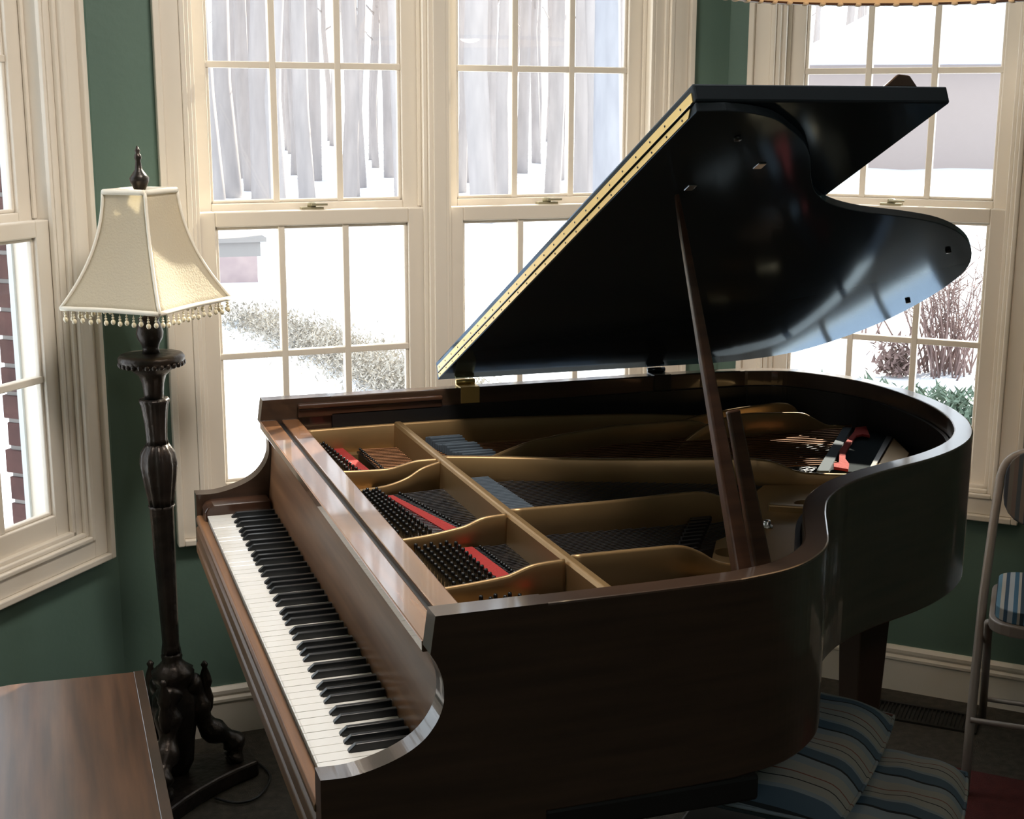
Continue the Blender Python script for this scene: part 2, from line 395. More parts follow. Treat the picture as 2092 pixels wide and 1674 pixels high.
# keyslip with moulded face
m = MB(); prof = [(.018, .722), (.001, .722), (-.002, .716), (-.002, .708), (.003, .704), (.003, .700), (-.003, .695), (-.003, .672), (.002, .667), (-.004, .661), (-.004, .640), (.018, .640)]
m.prism(prof, lambda a, b: (a, TA, b), lambda a, b: (a, W-TA, b)); m.build('key_slip', 'walnut_slip', P, bevel=.0015)
# key blocks
for y0, y1, h in ((TA, EK-.001, -.024), (W-EK+.001, W-TA, 0)):
    m = MB(); pr = [(.012, .69), (.152, .69), (.152, .757+h), (.030, .757+h), (.018, .752+h), (.012, .742+h)]
    m.prism(pr, lambda a, b: (a, y0, b), lambda a, b: (a, y1, b)); m.build('key_block', 'walnut_x', P, bevel=.003)
# fallboard
fb = spline([(.156, .735), (.1585, .768), (.162, .810), (.1655, .850), (.1645, .880), (.155, .905), (.142, .921)], 6)
m = MB(); prof = [tuple(v) for v in fb]+[(.170, .921), (.185, .90), (.188, .80), (.186, .735)]
m.prism(prof, lambda a, b: (a, TA+.001, b), lambda a, b: (a, W-TA-.001, b), smooth=True); o = m.build('fallboard', 'walnut_board', P)
o.modifiers.new('es', 'EDGE_SPLIT').split_angle = math.radians(40)
# top rail strips
m = MB(); m.box((.1425, TA+.001, .905), (.1795, W-TA-.001, .9215)); m.build('fallboard_cap', 'walnut', P, bevel=.002)
m = MB(); m.box((.190, TA+.001, .87), (.227, W-TA-.001, .9215)); m.build('front_rail', 'walnut', P, bevel=.002)
m = MB(); m.box((.15, TA+.002, .69), (.235, W-TA-.002, .73)); m.build('action_rail', 'inner_rim', P)
m = MB(); m.box((.1795, TA+.002, .88), (.190, W-TA-.002, .9135)); m.build('rail_gap', 'inner_rim', P)
# keys
K = 1.225/52; ybass = W-EK
white = MB()
def keyrow():
    letters = 'AB'+'CDEFGAB'*7+'C'
    cut = {'C': (0, .42), 'D': (.30, .30), 'E': (.42, 0), 'F': (0, .46), 'G': (.26, .36), 'A': (.36, .26), 'B': (.46, 0)}
    nb = 0
    for i, L in enumerate(letters):
        y1 = ybass-i*K-.0005; y0 = y1-K+.001          # y1 = bass side
        cl, ct = cut[L]                                # cut-out on bass side / treble side
        if L in 'DEGAB': cb = cl*.55
        else: cb = 0
        cb = {'C': 0, 'D': .20, 'E': .33, 'F': 0, 'G': .22, 'A': .29, 'B': .36}[L]*K
        cc = {'C': .33, 'D': .20, 'E': 0, 'F': .36, 'G': .29, 'A': .22, 'B': 0}[L]*K
        if i == 0: cb = 0
        if i == 51: cc = 0
        x0, xm, x1 = .0180, .0665, .156
        poly = [(x0, y0), (xm, y0), (xm, y0+cc), (x1, y0+cc), (x1, y1-cb), (xm, y1-cb), (xm, y1), (x0, y1)]
        if cc == 0: poly = [poly[0]]+[(x1, y0)]+poly[4:]
        if cb == 0: poly = [q for q in poly if q not in ((xm, y1-cb), (xm, y1))]+[]
        if cb == 0 and poly[-1] != (x0, y1): poly.append((x0, y1))
        m = MB(); m.prism(poly, lambda a, b: (a, b, .715), lambda a, b: (a, b, .735)); m.box((x0-.0015, y0, .7325), (x0+.002, y1, .735))
        m.build('white_key', 'ivory', P, bevel=.0008, seg=1)
    offs = [.87]
    pos = [1.15]
    for o_ in range(7):
        c = 2+7*o_; pos += [c+.87, c+2.13, c+3.83, c+5, c+6.17]
    for q in pos:
        yc = ybass-q*K; m = MB()
        a, b, t = .0052, .0042, .0120
        vs = [(.0633, yc-a, .734), (.0633, yc+a, .734), (.155, yc+a, .734), (.155, yc-a, .734),
              (.0640, yc-a*.95, .7375), (.0640, yc+a*.95, .7375), (.0740, yc-b, .7460), (.0740, yc+b, .7460), (.155, yc+b, .7455), (.155, yc-b, .7455)]
        fs = [(0, 3, 2, 1), (0, 1, 5, 4), (4, 5, 7, 6), (6, 7, 8, 9), (0, 4, 6, 9, 3), (1, 2, 8, 7, 5), (2, 3, 9, 8)]
        m.add(vs, fs); m.build('black_key', 'ebony', P, bevel=.0010)
keyrow()
# iron plate ---------------------------------------------------------------
def rib(parent, pts, y, th, zb, name='plate_strut', smooth=True):
    """rib in the x-z plane at constant y (or y list); pts [(x,ztop)...]"""
    top = spline(pts, 6); m = MB(); n = len(top); vs = []
    for i, p in enumerate(top):
        yy = y(p.x) if callable(y) else y if not isinstance(y, (tuple, list)) else y[0]+(y[1]-y[0])*(p.x-top[0].x)/(top[-1].x-top[0].x)
        h = th/2
        vs += [(p.x, yy-h, zb), (p.x, yy-h*.75, p.y-.004), (p.x, yy-h*.4, p.y), (p.x, yy+h*.4, p.y), (p.x, yy+h*.75, p.y-.004), (p.x, yy+h, zb)]
    fs = []
    for i in range(n-1):
        for k in range(6):
            a = i*6+k; b = i*6+(k+1) % 6; fs.append((a, b, b+6, a+6))
    fs += [tuple(range(6)), tuple(6*(n-1)+k for k in reversed(range(6)))]
    m.add(vs, fs, True); return m.build(name, 'gold_plate', parent)
ZWB = .845
pl = MB()
# front web under the tuning pins
pl.prism([(.235, TA+.012), (.43, TA+.012), (.395, .30), (.385, .44), (.372, .62), (.338, .70), (.325, .93), (.305, 1.05), (.305, W-TA-.012), (.235, W-TA-.012)],
         lambda a, b: (a, b, ZWB-.012), lambda a, b: (a, b, ZWB))
inn = [tuple(v) for v in offset(outer, TA+.011)]
def circ(cx, cy, r, n=20, sx=1): return [(cx+r*sx*math.cos(2*math.pi*k/n), cy+r*math.sin(2*math.pi*k/n)) for k in range(n)]
# treble web with round holes along the bent side
web_out = [p for p in inn if p[0] > .62 and p[0] < 1.33 and p[1] < .62]
poly = [(.62, TA+.012)]+web_out[1:]+[(1.30, .72), (1.20, .76), (1.06, .80), (.96, .70), (.90, .56), (.80, .50), (.74, .40), (.66, .32)]
pl.prism(poly, lambda a, b: (a, b, ZWB-.014), lambda a, b: (a, b, ZWB+.004), holes=[circ(1.075, .655, .026)[::-1], circ(.790, .435, .024)[::-1]])
# bass flange strip and tail flange
pl.prism([(.235, W-TA-.055), (1.20, W-TA-.06), (1.20, W-TA-.012), (.235, W-TA-.012)], lambda a, b: (a, b, .80), lambda a, b: (a, b, .845))
plate = pl.build('iron_plate', 'gold_plate', P, bevel=.003)
# bass flange raised lip
rib(P, [(.235, .900), (.41, .901), (.66, .899), (1.0, .885), (1.19, .868)], W-TA-.022, .016, .80, 'plate_flange')
# cross bar
m = MB(); xs = [(.445, W-TA-.02), (.449, 1.0), (.455, .60), (.462, .33), (.470, TA+.02)]
vs = []
for x, y in xs:
    h = .010; vs += [(x-h*1.3, y, .835), (x-h, y, .899), (x-h*.6, y, .905), (x+h*.6, y, .905), (x+h, y, .899), (x+h*1.5, y, .835)]
fs = []
for i in range(len(xs)-1):
    for k in range(6):
        a = i*6+k; b = i*6+(k+1) % 6; fs.append((a, b, b+6, a+6))
fs += [tuple(range(6)), tuple(6*(len(xs)-1)+k for k in reversed(range(6)))]
m.add(vs, fs); m.build('plate_crossbar', 'gold_plate', P, bevel=.002)
rib(P, [(.236, .884), (.306, .884), (.345, .886), (.372, .893), (.400, .900), (.440, .902)], (1.045, 1.012), .009, .835)
rib(P, [(.236, .866), (.30, .866), (.335, .869), (.369, .878), (.400, .893), (.440, .902)], (.955, .990), .009, .835)
rib(P, [(.236, .876), (.30, .880), (.346, .886), (.372, .891), (.403, .902), (.445, .905)], .595, .011, .835)
rib(P, [(.236, .880), (.30, .884), (.352, .889), (.367, .893), (.400, .903), (.450, .906)], .330, .011, .835)
rib(P, [(.455, .902), (.553, .902), (.755, .899), (1.01, .902), (1.055, .900), (1.08, .896), (1.105, .886), (1.13, .876), (1.177, .871), (1.27, .870)], (1.030, .738), .018, .80)
def ybr(x):
    K_ = [(.55, 1.0), (.60, 1.045), (.652, 1.092), (.75, 1.140), (.891, 1.184), (1.10, 1.194), (1.22, 1.20)]
    for (a, c), (b, d) in zip(K_, K_[1:]):
        if x <= b: return c+(d-c)*(x-a)/(b-a)
    return 1.20
rib(P, [(.55, .901), (.60, .901), (.652, .900), (.75, .900), (.891, .900), (1.0, .899), (1.10, .895), (1.17, .86), (1.20, .822)], ybr, .010, .82)
rib(P, [(.462, .901), (.657, .900), (.800, .902), (.850, .897), (.890, .880), (.925, .852)], .63, .013, .80)
rib(P, [(.470, .904), (.600, .903), (.657, .901), (.693, .887), (.729, .866), (.790, .853)], .35, .013, .80)
rib(P, [(1.02, .822), (1.06, .855), (1.12, .882), (1.24, .898), (1.318, .903), (1.365, .904), (1.396, .895), (1.420, .870), (1.45, .845)], 1.27, .010, .80)
rib(P, [(1.02, .822), (1.06, .860), (1.12, .895), (1.20, .911), (1.285, .908), (1.355, .903), (1.387, .889), (1.425, .870), (1.465, .865), (1.50, .850)], 1.16, .010, .80)
m = MB(); m.box((.98, .655, .835), (1.17, .675, .862), Matrix.Translation((1.05, .60, 0)) @ Matrix.Rotation(-.55, 4, 'Z') @ Matrix.Translation((-1.06, -.665, 0))); m.build('plate_rib', 'gold_plate', P, bevel=.003)
m = MB(); m.lathe([(.012, ZWB+.004), (.012, ZWB+.006), (.008, ZWB+.008), (.008, ZWB+.014), (.006, ZWB+.017)], 6, c=(.925, .545)); m.build('plate_nut', 'steel', P)
for x, y in ((.240, 1.03), (.241, .87), (.243, .545), (.2405, .44), (.2405, .395), (.243, .36)):
    m = MB(); m.lathe([(.0055, ZWB), (.0055, ZWB+.003), (.004, ZWB+.0055), (.001, ZWB+.0065)], 12, c=(x, y)); m.build('plate_screw', 'steel', P)
# tuning pins
pinpos = []
def pins(x0, x1, y0, y1, rows, cols, sk=0):
    for i in range(rows):
        for j in range(cols):
            u = j/(max(cols-1, 1)); v = i/(max(rows-1, 1))
            pinpos.append((x0[0]+(x0[1]-x0[0])*v+(x1-x0[0])*u*0+sk*(i/rows)+u*(x1), y0+(y1-y0)*(v+.3*u/rows)))
def pin_quad(a, b, c, d, nu, nv):
    """a->b across, a->d along"""
    a, b, c, d = map(Vector, (a, b, c, d))
    for j in range(nv):
        for i in range(nu):
            u = i/(nu-1); v = (j+.5*(i % 2))/nv
            p = a*(1-u)*(1-v)+b*u*(1-v)+c*u*v+d*(1-u)*v; pinpos.append((p.x, p.y))
pin_quad((.256, 1.34), (.275, 1.34), (.298, 1.06), (.262, 1.06), 3, 13)
pin_quad((.262, .94), (.298, .94), (.325, .63), (.268, .64), 5, 16)
pin_quad((.278, .575), (.345, .575), (.352, .350), (.285, .355), 6, 12)
pin_quad((.305, .30), (.362, .30), (.375, .08), (.310, .08), 6, 10)
pinpos.sort(key=lambda q: -q[1] if False else (q[1] < .12, q[1]))
vis = pinpos[:]; vis.sort(key=lambda q: (q[1] < .25 or q[1] > 1.2, q[1]))
def pin(m, x, y):
    m.lathe([(.0026, ZWB), (.0026, ZWB+.018), (.0034, ZWB+.019), (.0034, ZWB+.026), (.0026, ZWB+.0285)], 8, c=(x, y))
p0 = None
for k, (x, y) in enumerate(vis[:100]):
    if p0 is None:
        m = MB(); pin(m, 0, 0); p0 = m.build('tuning_pin', 'pin_steel', P); base = p0.location.copy(); o = p0
    else:
        o = p0.copy(); COL.objects.link(o)
    o.location = base+Vector((x, y, 0))
m = MB()
for x, y in vis[100:]: pin(m, x, y)
m.build('tuning_pins', 'pin_steel', P, kind='stuff')
# felt strips and agraffes
def slab(name, quad, z0, z1, mt, bevel=0):
    m = MB(); m.prism(quad, lambda a, b: (a, b, z0), lambda a, b: (a, b, z1)); return m.build(name, mt, P, bevel=bevel)
slab('red_felt_strip', [(.298, 1.345), (.296, 1.06), (.336, 1.06), (.318, 1.345)], ZWB, ZWB+.010, 'red_felt')
slab('red_felt_strip', [(.318, .94), (.368, .655), (.392, .675), (.330, .94)], ZWB, ZWB+.010, 'red_felt')
slab('red_felt_strip', [(.358, .585), (.372, .375), (.398, .385), (.380, .585)], ZWB, ZWB+.010, 'red_felt')
slab('red_felt_strip', [(.378, .31), (.392, .10), (.416, .10), (.400, .31)], ZWB, ZWB+.010, 'red_felt')
for a, b, n in (((.352, 1.33), (.362, 1.055), 20), ((.345, .955), (.408, .645), 26), ((.392, .585), (.408, .375), 20)):
    m = MB()
    bar = [(a[0]-.006, a[1]), (b[0]-.006, b[1]), (b[0]+.006, b[1]), (a[0]+.006, a[1])]
    m.prism(bar[::-1], lambda x, y: (x, y, ZWB-.012), lambda x, y: (x, y, ZWB+.004))
    for i in range(n):
        t = (i+.5)/n; m.ball((a[0]+(b[0]-a[0])*t, a[1]+(b[1]-a[1])*t, ZWB+.010), .0032, 6)
    m.build('agraffe_row', 'pin_steel', P)
# strings
def strings(name, a0, a1, b0, b1, n, r, mt):
    m = MB(); a0, a1, b0, b1 = map(Vector, (a0, a1, b0, b1))
    for i in range(n):
        t = i/(n-1); m.tube([a0.lerp(a1, t), b0.lerp(b1, t)], r, 4, caps=False)
    m.build(name, mt, P, kind='stuff')
strings('bass_strings', (.355, 1.055, .853), (.350, 1.325, .853), (1.27, .86, .861), (1.50, 1.17, .861), 22, .0016, 'copper')
strings('tenor_strings', (.405, .65, .852), (.345, .95, .852), (1.16, .82, .845), (1.42, 1.06, .855), 32, .0010, 'string_steel')
strings('tenor_tails', (.29, .67, .853), (.27, .94, .853), (.405, .65, .852), (.345, .95, .852), 32, .0009, 'string_steel')
strings('treble_strings', (.410, .375, .852), (.392, .585, .852), (.90, .52, .838), (1.10, .76, .836), 30, .0009, 'string_steel')
strings('treble_tails', (.31, .36, .853), (.29, .58, .853), (.410, .375, .852), (.392, .585, .852), 30, .0009, 'string_steel')
strings('high_strings', (.42, .07, .852), (.41, .31, .852), (.62, .10, .838), (.78, .37, .836), 50, .0007, 'string_steel')
# damper heads, bridge, tail felts
m = MB()
for i in range(26):
    t = i/25; y = 1.32-.30*t; x = .50+.05*t; m.box((x, y-.003, .853), (x+.075, y+.003, .872+.004*math.sin(i)))
m.build('bass_dampers', 'blue_felt', P, bevel=.002)
m = MB()
for i in range(34):
    t = i/33; y = .97-.33*t; x = .485+.02*t; m.box((x, y-.003, .853), (x+.05, y+.003, .868))
m.build('tenor_dampers', 'blue_felt', P, bevel=.002)
m = MB()
for i in range(26):
    t = i/25; y = .60-.24*t; x = .70+.10*(1-t)-.06*t; m.box((x, y-.004, .853), (x+.04, y+.003, .862+.003*math.sin(i*3)))
m.build('treble_dampers', 'inner_rim', P)
slab('string_braid', [(1.187, 0.811), (1.211, 0.803), (1.475, 1.134), (1.456, 1.140)], .860, .866, 'blue_felt')
slab('red_tail_felt', [(1.225, 0.808), (1.242, 0.836), (1.255, 0.837), (1.314, 0.929), (1.381, 1.006), (1.441, 1.072), (1.470, 1.110), (1.499, 1.111), (1.454, 1.027), (1.446, 1.045), (1.425, 1.037), (1.369, 0.972), (1.317, 0.909), (1.286, 0.861), (1.271, 0.823), (1.243, 0.782), (1.233, 0.797)], .866, .872, 'red_felt', bevel=.001)
slab('hitch_plate', [(1.216, 0.818), (1.301, 0.790), (1.526, 1.047), (1.485, 1.149)], .850, .860, 'dark_felt')
slab('hitch_strip', [(1.294, 0.785), (1.303, 0.782), (1.507, 1.017), (1.500, 1.029)], .860, .868, 'inner_rim')
slab('tail_flange', [(1.308, 0.788), (1.406, 0.820), (1.464, 0.890), (1.516, 1.026)], .845, .864, 'gold_plate', bevel=.003)
# legs
def leg(x, y, w=.075, a=0):
    m = MB(); M = Matrix.Translation((x, y, 0)) @ Matrix.Rotation(a, 4, 'Z')
    sec = [(.675, 1.25), (.60, 1.25), (.585, 1.0), (.10, .62), (.09, .74), (.065, .74), (.055, .6)]
    vs = []
    for z, k in sec:
        h = w*k; vs += [(-h, -h, z), (h, -h, z), (h, h, z), (-h, h, z)]
    fs = []
    for i in range(len(sec)-1):
        for k in range(4): fs.append((i*4+k, i*4+(k+1) % 4, i*4+4+(k+1) % 4, i*4+4+k))
    fs += [(0, 1, 2, 3), tuple(4*(len(sec)-1)+k for k in (3, 2, 1, 0))]
    m.add(vs, fs, M=M); o = m.build('leg', 'leg_wood', P, bevel=.004)
    c = MB(); c.tube([(x, y-.012, .0275), (x, y+.012, .0275)], .0272, 20); c.build('caster', 'brass', o)
leg(1.335, .83, .040, .1); leg(.30, .13); leg(.30, W-.13)
# lid ------------------------------------------------------------------------
TH = math.radians(25.24)
ex = Vector((1, 0, 0)); ed = Vector((0, -math.cos(TH), math.sin(TH))); en = Vector((0, math.sin(TH), math.cos(TH)))
Q = Vector((0, W, .982))
def LP(x, d, o): return tuple(Q+ex*x+ed*d+en*o)
curve = [(.598, 1.412), (.64, 1.405), (.685, 1.387), (.725, 1.355), (.775, 1.308), (.815, 1.255), (.859, 1.180), (.905, 1.112), (.965, 1.058), (1.047, 1.018), (1.151, .988), (1.25, .950), (1.346, .885), (1.43, .798), (1.500, .690), (1.535, .578), (1.550, .44), (1.545, .30), (1.51, .17), (1.46, .08), (1.40, .035), (1.32, .01)]
lo = [(.555, 0.0), (.555, 1.41)]+[tuple(v) for v in spline(curve, 4)]+[(1.25, 0.0)]
m = MB(); m.prism(lo, lambda a, b: LP(a, b, 0), lambda a, b: LP(a, b, .013))
lid = m.build('lid', 'lid_lacquer', P, bevel=.003)
m = MB(); m.prism([(.555, .0), (.555, 1.412), (.957, 1.412), (.957, .0)], lambda a, b: LP(a, b, .0145), lambda a, b: LP(a, b, .040))
fl = m.build('folded_lid_flap', 'lid_lacquer', P, bevel=.003)
m = MB(); tp = [(.855, .040), (.915, .040), (.905, .060), (.885, .062)]
m.prism(tp, lambda a, b: LP(a, 1.36, b), lambda a, b: LP(a, 1.405, b)); m.build('flap_knob', 'case_wood', fl, bevel=.003)
m = MB()
m.prism([(.0015, .015), (.0015, 1.385), (.0110, 1.395), (.0110, .015)], lambda a, b: LP(.5535, b, a), lambda a, b: LP(.555, b, a))
m.prism([(.0160, .015), (.0160, 1.405), (.0290, 1.405), (.0290, .015)], lambda a, b: LP(.5535, b, a), lambda a, b: LP(.555, b, a))
hg = m.build('piano_hinge', 'brass', P)
m = MB(); m.tube([LP(.5530, .012, .0137), LP(.5530, 1.40, .0137)], .0014, 8); m.build('hinge_pin', 'pin_steel', hg)
m = MB()
for k in range(26):
    d = .03+k*.0535
    for o_ in (.0063, .0225): m.tube([LP(.5535, d, o_), LP(.5528, d, o_)], .0016, 8)
m.build('hinge_screws', 'pin_steel', hg)
for x in (.62, 1.10):
    m = MB(); m.box((x-.022, W-TA-.003, .932), (x+.022, W-TA+.001, .9665)); m.box((x-.022, W-TA-.002, .9665), (x+.022, W+.004, .9690)); m.tube([(x-.022, W, .9745), (x+.022, W, .9745)], .006, 10)
    m.build('lid_hinge', 'brass' if x < 1 else 'pin_steel', P)
for x, d in ((.668, 1.142), (.745, 1.225)):
    m = MB(); m.prism([(x-.007, d-.010), (x+.007, d-.010), (x+.007, d+.010), (x-.007, d+.010)], lambda a, b: LP(a, b, -.002), lambda a, b: LP(a, b, .0002)); m.build('prop_socket', 'steel', lid, bevel=.001)
for x, d in ((1.503, .466), (1.375, .80), (.655, 1.33)):
    m = MB(); v = Vector(LP(x, d, 0)); m.tube([v, v-en*.006], .0055, 12); m.build('rubber_button', 'black_plastic', lid)
# prop sticks
def stick(name, a, b, w0, w1, t0, t1, parent):
    a, b = Vector(a), Vector(b); d = (b-a).normalized(); x = Vector((1, 0, 0)); x = (x-d*x.dot(d)).normalized(); y = d.cross(x)
    m = MB(); vs = []; n = 10
    for i in range(n+1):
        t = i/n; c = a.lerp(b, t); w = w0+(w1-w0)*t; h = t0+(t1-t0)*t
        if i == n and name == 'prop_stick': w *= .6
        vs += [c+x*w*s1+y*h*s2 for s1, s2 in ((-.5, -.5), (.5, -.5), (.5, .5), (-.5, .5))]
    fs = []
    for i in range(n):
        for k in range(4): fs.append((i*4+k, i*4+(k+1) % 4, i*4+4+(k+1) % 4, i*4+4+k))
    fs += [(0, 1, 2, 3), tuple(4*n+k for k in (3, 2, 1, 0))]
    m.add(vs, fs); return m.build(name, 'walnut_x', parent, bevel=.003)
top = Vector(LP(.655, 1.118, -.002))
ps = stick('prop_stick', (.632, .080, .905), top, .028, .010, .022, .010, P)
stick('short_prop_stick', (.651, .052, .905), (.614, .112, 1.176), .029, .020, .014, .010, P)
m = MB(); m.box((.60, TA, .885), (.672, .092, .915)); m.build('prop_bracket', 'inner_rim', P, bevel=.003)

# ------------------------------------------------------------------ floor lamp
L = thing('floor_lamp', 'ornate bronze floor lamp with a cream square bell shade and bead fringe', 'lamp', (-.050, 1.55, 0), rot=(0, math.radians(-.85), 0), local=True)
flute = lambda k, amp: (lambda z, a: 1+amp*abs(math.sin(k*a/2)) - amp/2)
m = MB()
# concave triangular plinth
pts = []
for k in range(3):
    a0 = math.radians(8+120*k); a1 = math.radians(8+120*(k+1))
    c0, c1 = Vector((math.cos(a0), math.sin(a0)))*.185, Vector((math.cos(a1), math.sin(a1)))*.185
    tn = Vector((-math.sin(a0), math.cos(a0)))
    pts += [c0-tn*.03, c0+tn*.03]
    c0b = c0+tn*.03; c1b = c1-Vector((-math.sin(a1), math.cos(a1)))*.03
    md = (c0b+c1b)*.5*.72
    for t in (.2, .4, .6, .8): pts.append(c0b*(1-t)**2+md*2*t*(1-t)+c1b*t*t)
m.prism([tuple(p) for p in pts], lambda a, b: (a, b, .0), lambda a, b: (a, b, .040)); m.build('plinth', 'bronze', L, bevel=.006)
for k in range(3):
    a = math.radians(8+120*k); u = Vector((math.cos(a), math.sin(a), 0))
    m = MB(); path = spline([u*.030+Vector((0, 0, .265)), u*.050+Vector((0, 0, .235)), u*.055+Vector((0, 0, .19)), u*.080+Vector((0, 0, .135)), u*.120+Vector((0, 0, .105)), u*.138+Vector((0, 0, .078)), u*.132+Vector((0, 0, .052)), u*.120+Vector((0, 0, .040))], 4)
    n = len(path); m.tube(path, [.028-.010*abs(i/n-.2)+.006*math.sin(i*1.1) for i in range(n)], 12)
    m.build('scroll_leg', 'bronze', L)
    m = MB(); b = u*.075; m.lathe([(.004, .17), (.014, .19), (.017, .215), (.011, .24), (.016, .255), (.012, .275), (.006, .292), (.009, .30), (.003, .308)], 14, c=(b.x, b.y)); m.build('finial_knob', 'bronze', L)
m = MB(); m.lathe([(.02, .04), (.034, .07), (.04, .13), (.052, .20), (.050, .235), (.036, .26), (.046, .285), (.048, .300), (.030, .315), (.022, .325), (.024, .338), (.020, .345)], 24, flute(12, .10)); m.build('hub', 'bronze', L)
m = MB(); m.lathe([(.022, .345), (.020, .36), (.0185, .37), (.0225, .55), (.026, .695), (.029, .702)], 40, flute(16, .10)); m.build('column', 'bronze', L)
m = MB(); m.lathe([(.026, .700), (.029, .72), (.035, .76), (.040, .80), (.037, .825), (.028, .840), (.024, .846)], 40, flute(10, .16)); m.build('bulge', 'bronze', L)
m = MB(); m.lathe([(.024, .846), (.0225, .86), (.024, .89), (.027, .92), (.030, .938), (.033, .946), (.030, .951), (.020, .951)], 40, flute(12, .14)); m.build('leaf_collar', 'bronze', L)
m = MB(); m.lathe([(.021, .950), (.022, .965), (.024, .985), (.030, 1.003), (.044, 1.016), (.060, 1.024), (.071, 1.034), (.073, 1.044), (.068, 1.051), (.050, 1.052), (.020, 1.054)], 40); m.build('drip_pan', 'bronze', L)
m = MB()
for k in range(28):
    a = 2*math.pi*k/28; m.ball((.068*math.cos(a), .068*math.sin(a), 1.031), .0068, 6)
m.build('pan_beading', 'bronze', L)
m = MB(); m.lathe([(.020, 1.053), (.0175, 1.064), (.020, 1.074), (.028, 1.088), (.030, 1.100), (.026, 1.116), (.021, 1.126), (.024, 1.132), (.012, 1.136), (.008, 1.14), (.008, 1.20), (.02, 1.205), (.02, 1.24), (.006, 1.25), (.004, 1.41)], 24); m.build('candle_vase', 'bronze', L)
m = MB(); m.lathe([(.006, 1.405), (.012, 1.412), (.020, 1.430), (.021, 1.438), (.015, 1.446), (.008, 1.456), (.0055, 1.475), (.008, 1.480), (.007, 1.487), (.004, 1.490), (.006, 1.496), (.001, 1.506)], 20); m.build('finial', 'bronze', L)
# bell shade: four concave panels
ROT = math.radians(-90+3)
def corner(k, t):
    # t 0 top .. 1 bottom ; flared profile
    r = .0775+(.183-.0775)*(t**2.1*.85+t*.15); a = ROT+k*math.pi/2-math.radians(0); z = 1.410-(1.410-1.165)*t
    return Vector((r*math.cos(a), r*math.sin(a), z))
def shpt(k, s, t):
    a, b = corner(k, t), corner(k+1, t); p = a.lerp(b, s)
    sag = (.010*math.sin(math.pi*s))*(t*.8+.2); c = Vector((p.x, p.y, 0)).normalized()
    return p-c*sag
m = MB(); NS, NTT = 12, 18
for th in (0, .0015):
    pass
for k in range(4):
    vs = []; fs = []
    for j in range(NTT+1):
        for i in range(NS+1): vs.append(shpt(k, i/NS, j/NTT))
    for j in range(NTT):
        for i in range(NS): a = j*(NS+1)+i; fs.append((a, a+1, a+NS+2, a+NS+1))
    m.add(vs, fs, True)
sh = m.build('lamp_shade', 'shade_fabric', L)
sh.modifiers.new('s', 'SOLIDIFY').thickness = .002
m = MB()
for k in range(4): m.tube([corner(k, j/18)+Vector((corner(k, j/18).x, corner(k, j/18).y, 0)).normalized()*.001 for j in range(19)], .0036, 8)
for t, r in ((0, .0062), (1, .0052)):
    for k in range(4):
        m.tube([shpt(k, i/12, t)+Vector((0, 0, 0)) for i in range(13)], r, 8)
m.build('shade_piping', 'shade_trim', sh)
bead0 = None
for k in range(4):
    for i in range(13):
        p = shpt(k, (i+.5)/13, 1)
        if bead0 is None:
            b = MB(); b.tube([(0, 0, 0), (0, 0, -.020)], .0008, 5); b.ball((0, 0, -.006), .0024, 6); b.ball((0, 0, -.0115), .0030, 6); b.ball((0, 0, -.0205), .0050, 8, (1, 1, 1.25))
            bead0 = b.build('bead_drop', 'bead', sh); o = bead0
        else:
            o = bead0.copy(); COL.objects.link(o)
        o.location = (p.x, p.y, p.z-.004-(.003 if i % 2 else 0))
# cord of the lamp
m = MB(); m.tube(spline([(.02, 1.46, .006), (.07, 1.42, .006), (.12, 1.44, .006), (.16, 1.53, .006), (.13, 1.63, .006), (.07, 1.66, .006), (.03, 1.62, .006)], 8), .003, 8)
tag(m.build('lamp_cord', 'black_plastic'), 'thin dark lamp cord looped on the carpet beside the floor lamp', 'cord')

# ------------------------------------------------------------------ piano bench
B = thing('piano_bench', 'brown wooden bench top in the lower left corner beside the keyboard', 'bench', (-.42, .62, 0))
bz = .50
m = MB(); poly = [(-.70, .16), (-.146, .16), (-.149, 1.078), (-.30, 1.086)]+[tuple(v) for v in spline([(-.372, 1.090), (-.41, 1.087), (-.48, 1.062), (-.56, 1.02), (-.64, .95), (-.70, .88)], 3)]
m.prism(poly, lambda a, b: (a, b, bz-.022), lambda a, b: (a, b, bz)); m.build('seat_lid', 'bench_wood', B, bevel=.004)
m = MB(); m.box((-.68, .18, bz-.11), (-.160, 1.04, bz-.024)); m.build('apron_box', 'bench_wood', B, bevel=.003)
m = MB(); m.box((-.165, .16, bz-.001), (-.1465, 1.076, bz+.003)); m.build('edge_strip', 'case_wood', B, bevel=.001)
for x, y in ((-.64, .23), (-.19, .23), (-.19, 1.0), (-.64, .80)):
    m = MB(); M = Matrix.Translation((x, y, 0)); m.add([(-.015, -.015, 0), (.015, -.015, 0), (.015, .015, 0), (-.015, .015, 0), (-.024, -.024, bz-.10), (.024, -.024, bz-.10), (.024, .024, bz-.10), (-.024, .024, bz-.10)], [(3, 2, 1, 0), (4, 5, 6, 7), (0, 1, 5, 4), (1, 2, 6, 5), (2, 3, 7, 6), (3, 0, 4, 7)], M=M)
    m.build('leg', 'bench_wood', B, bevel=.003)

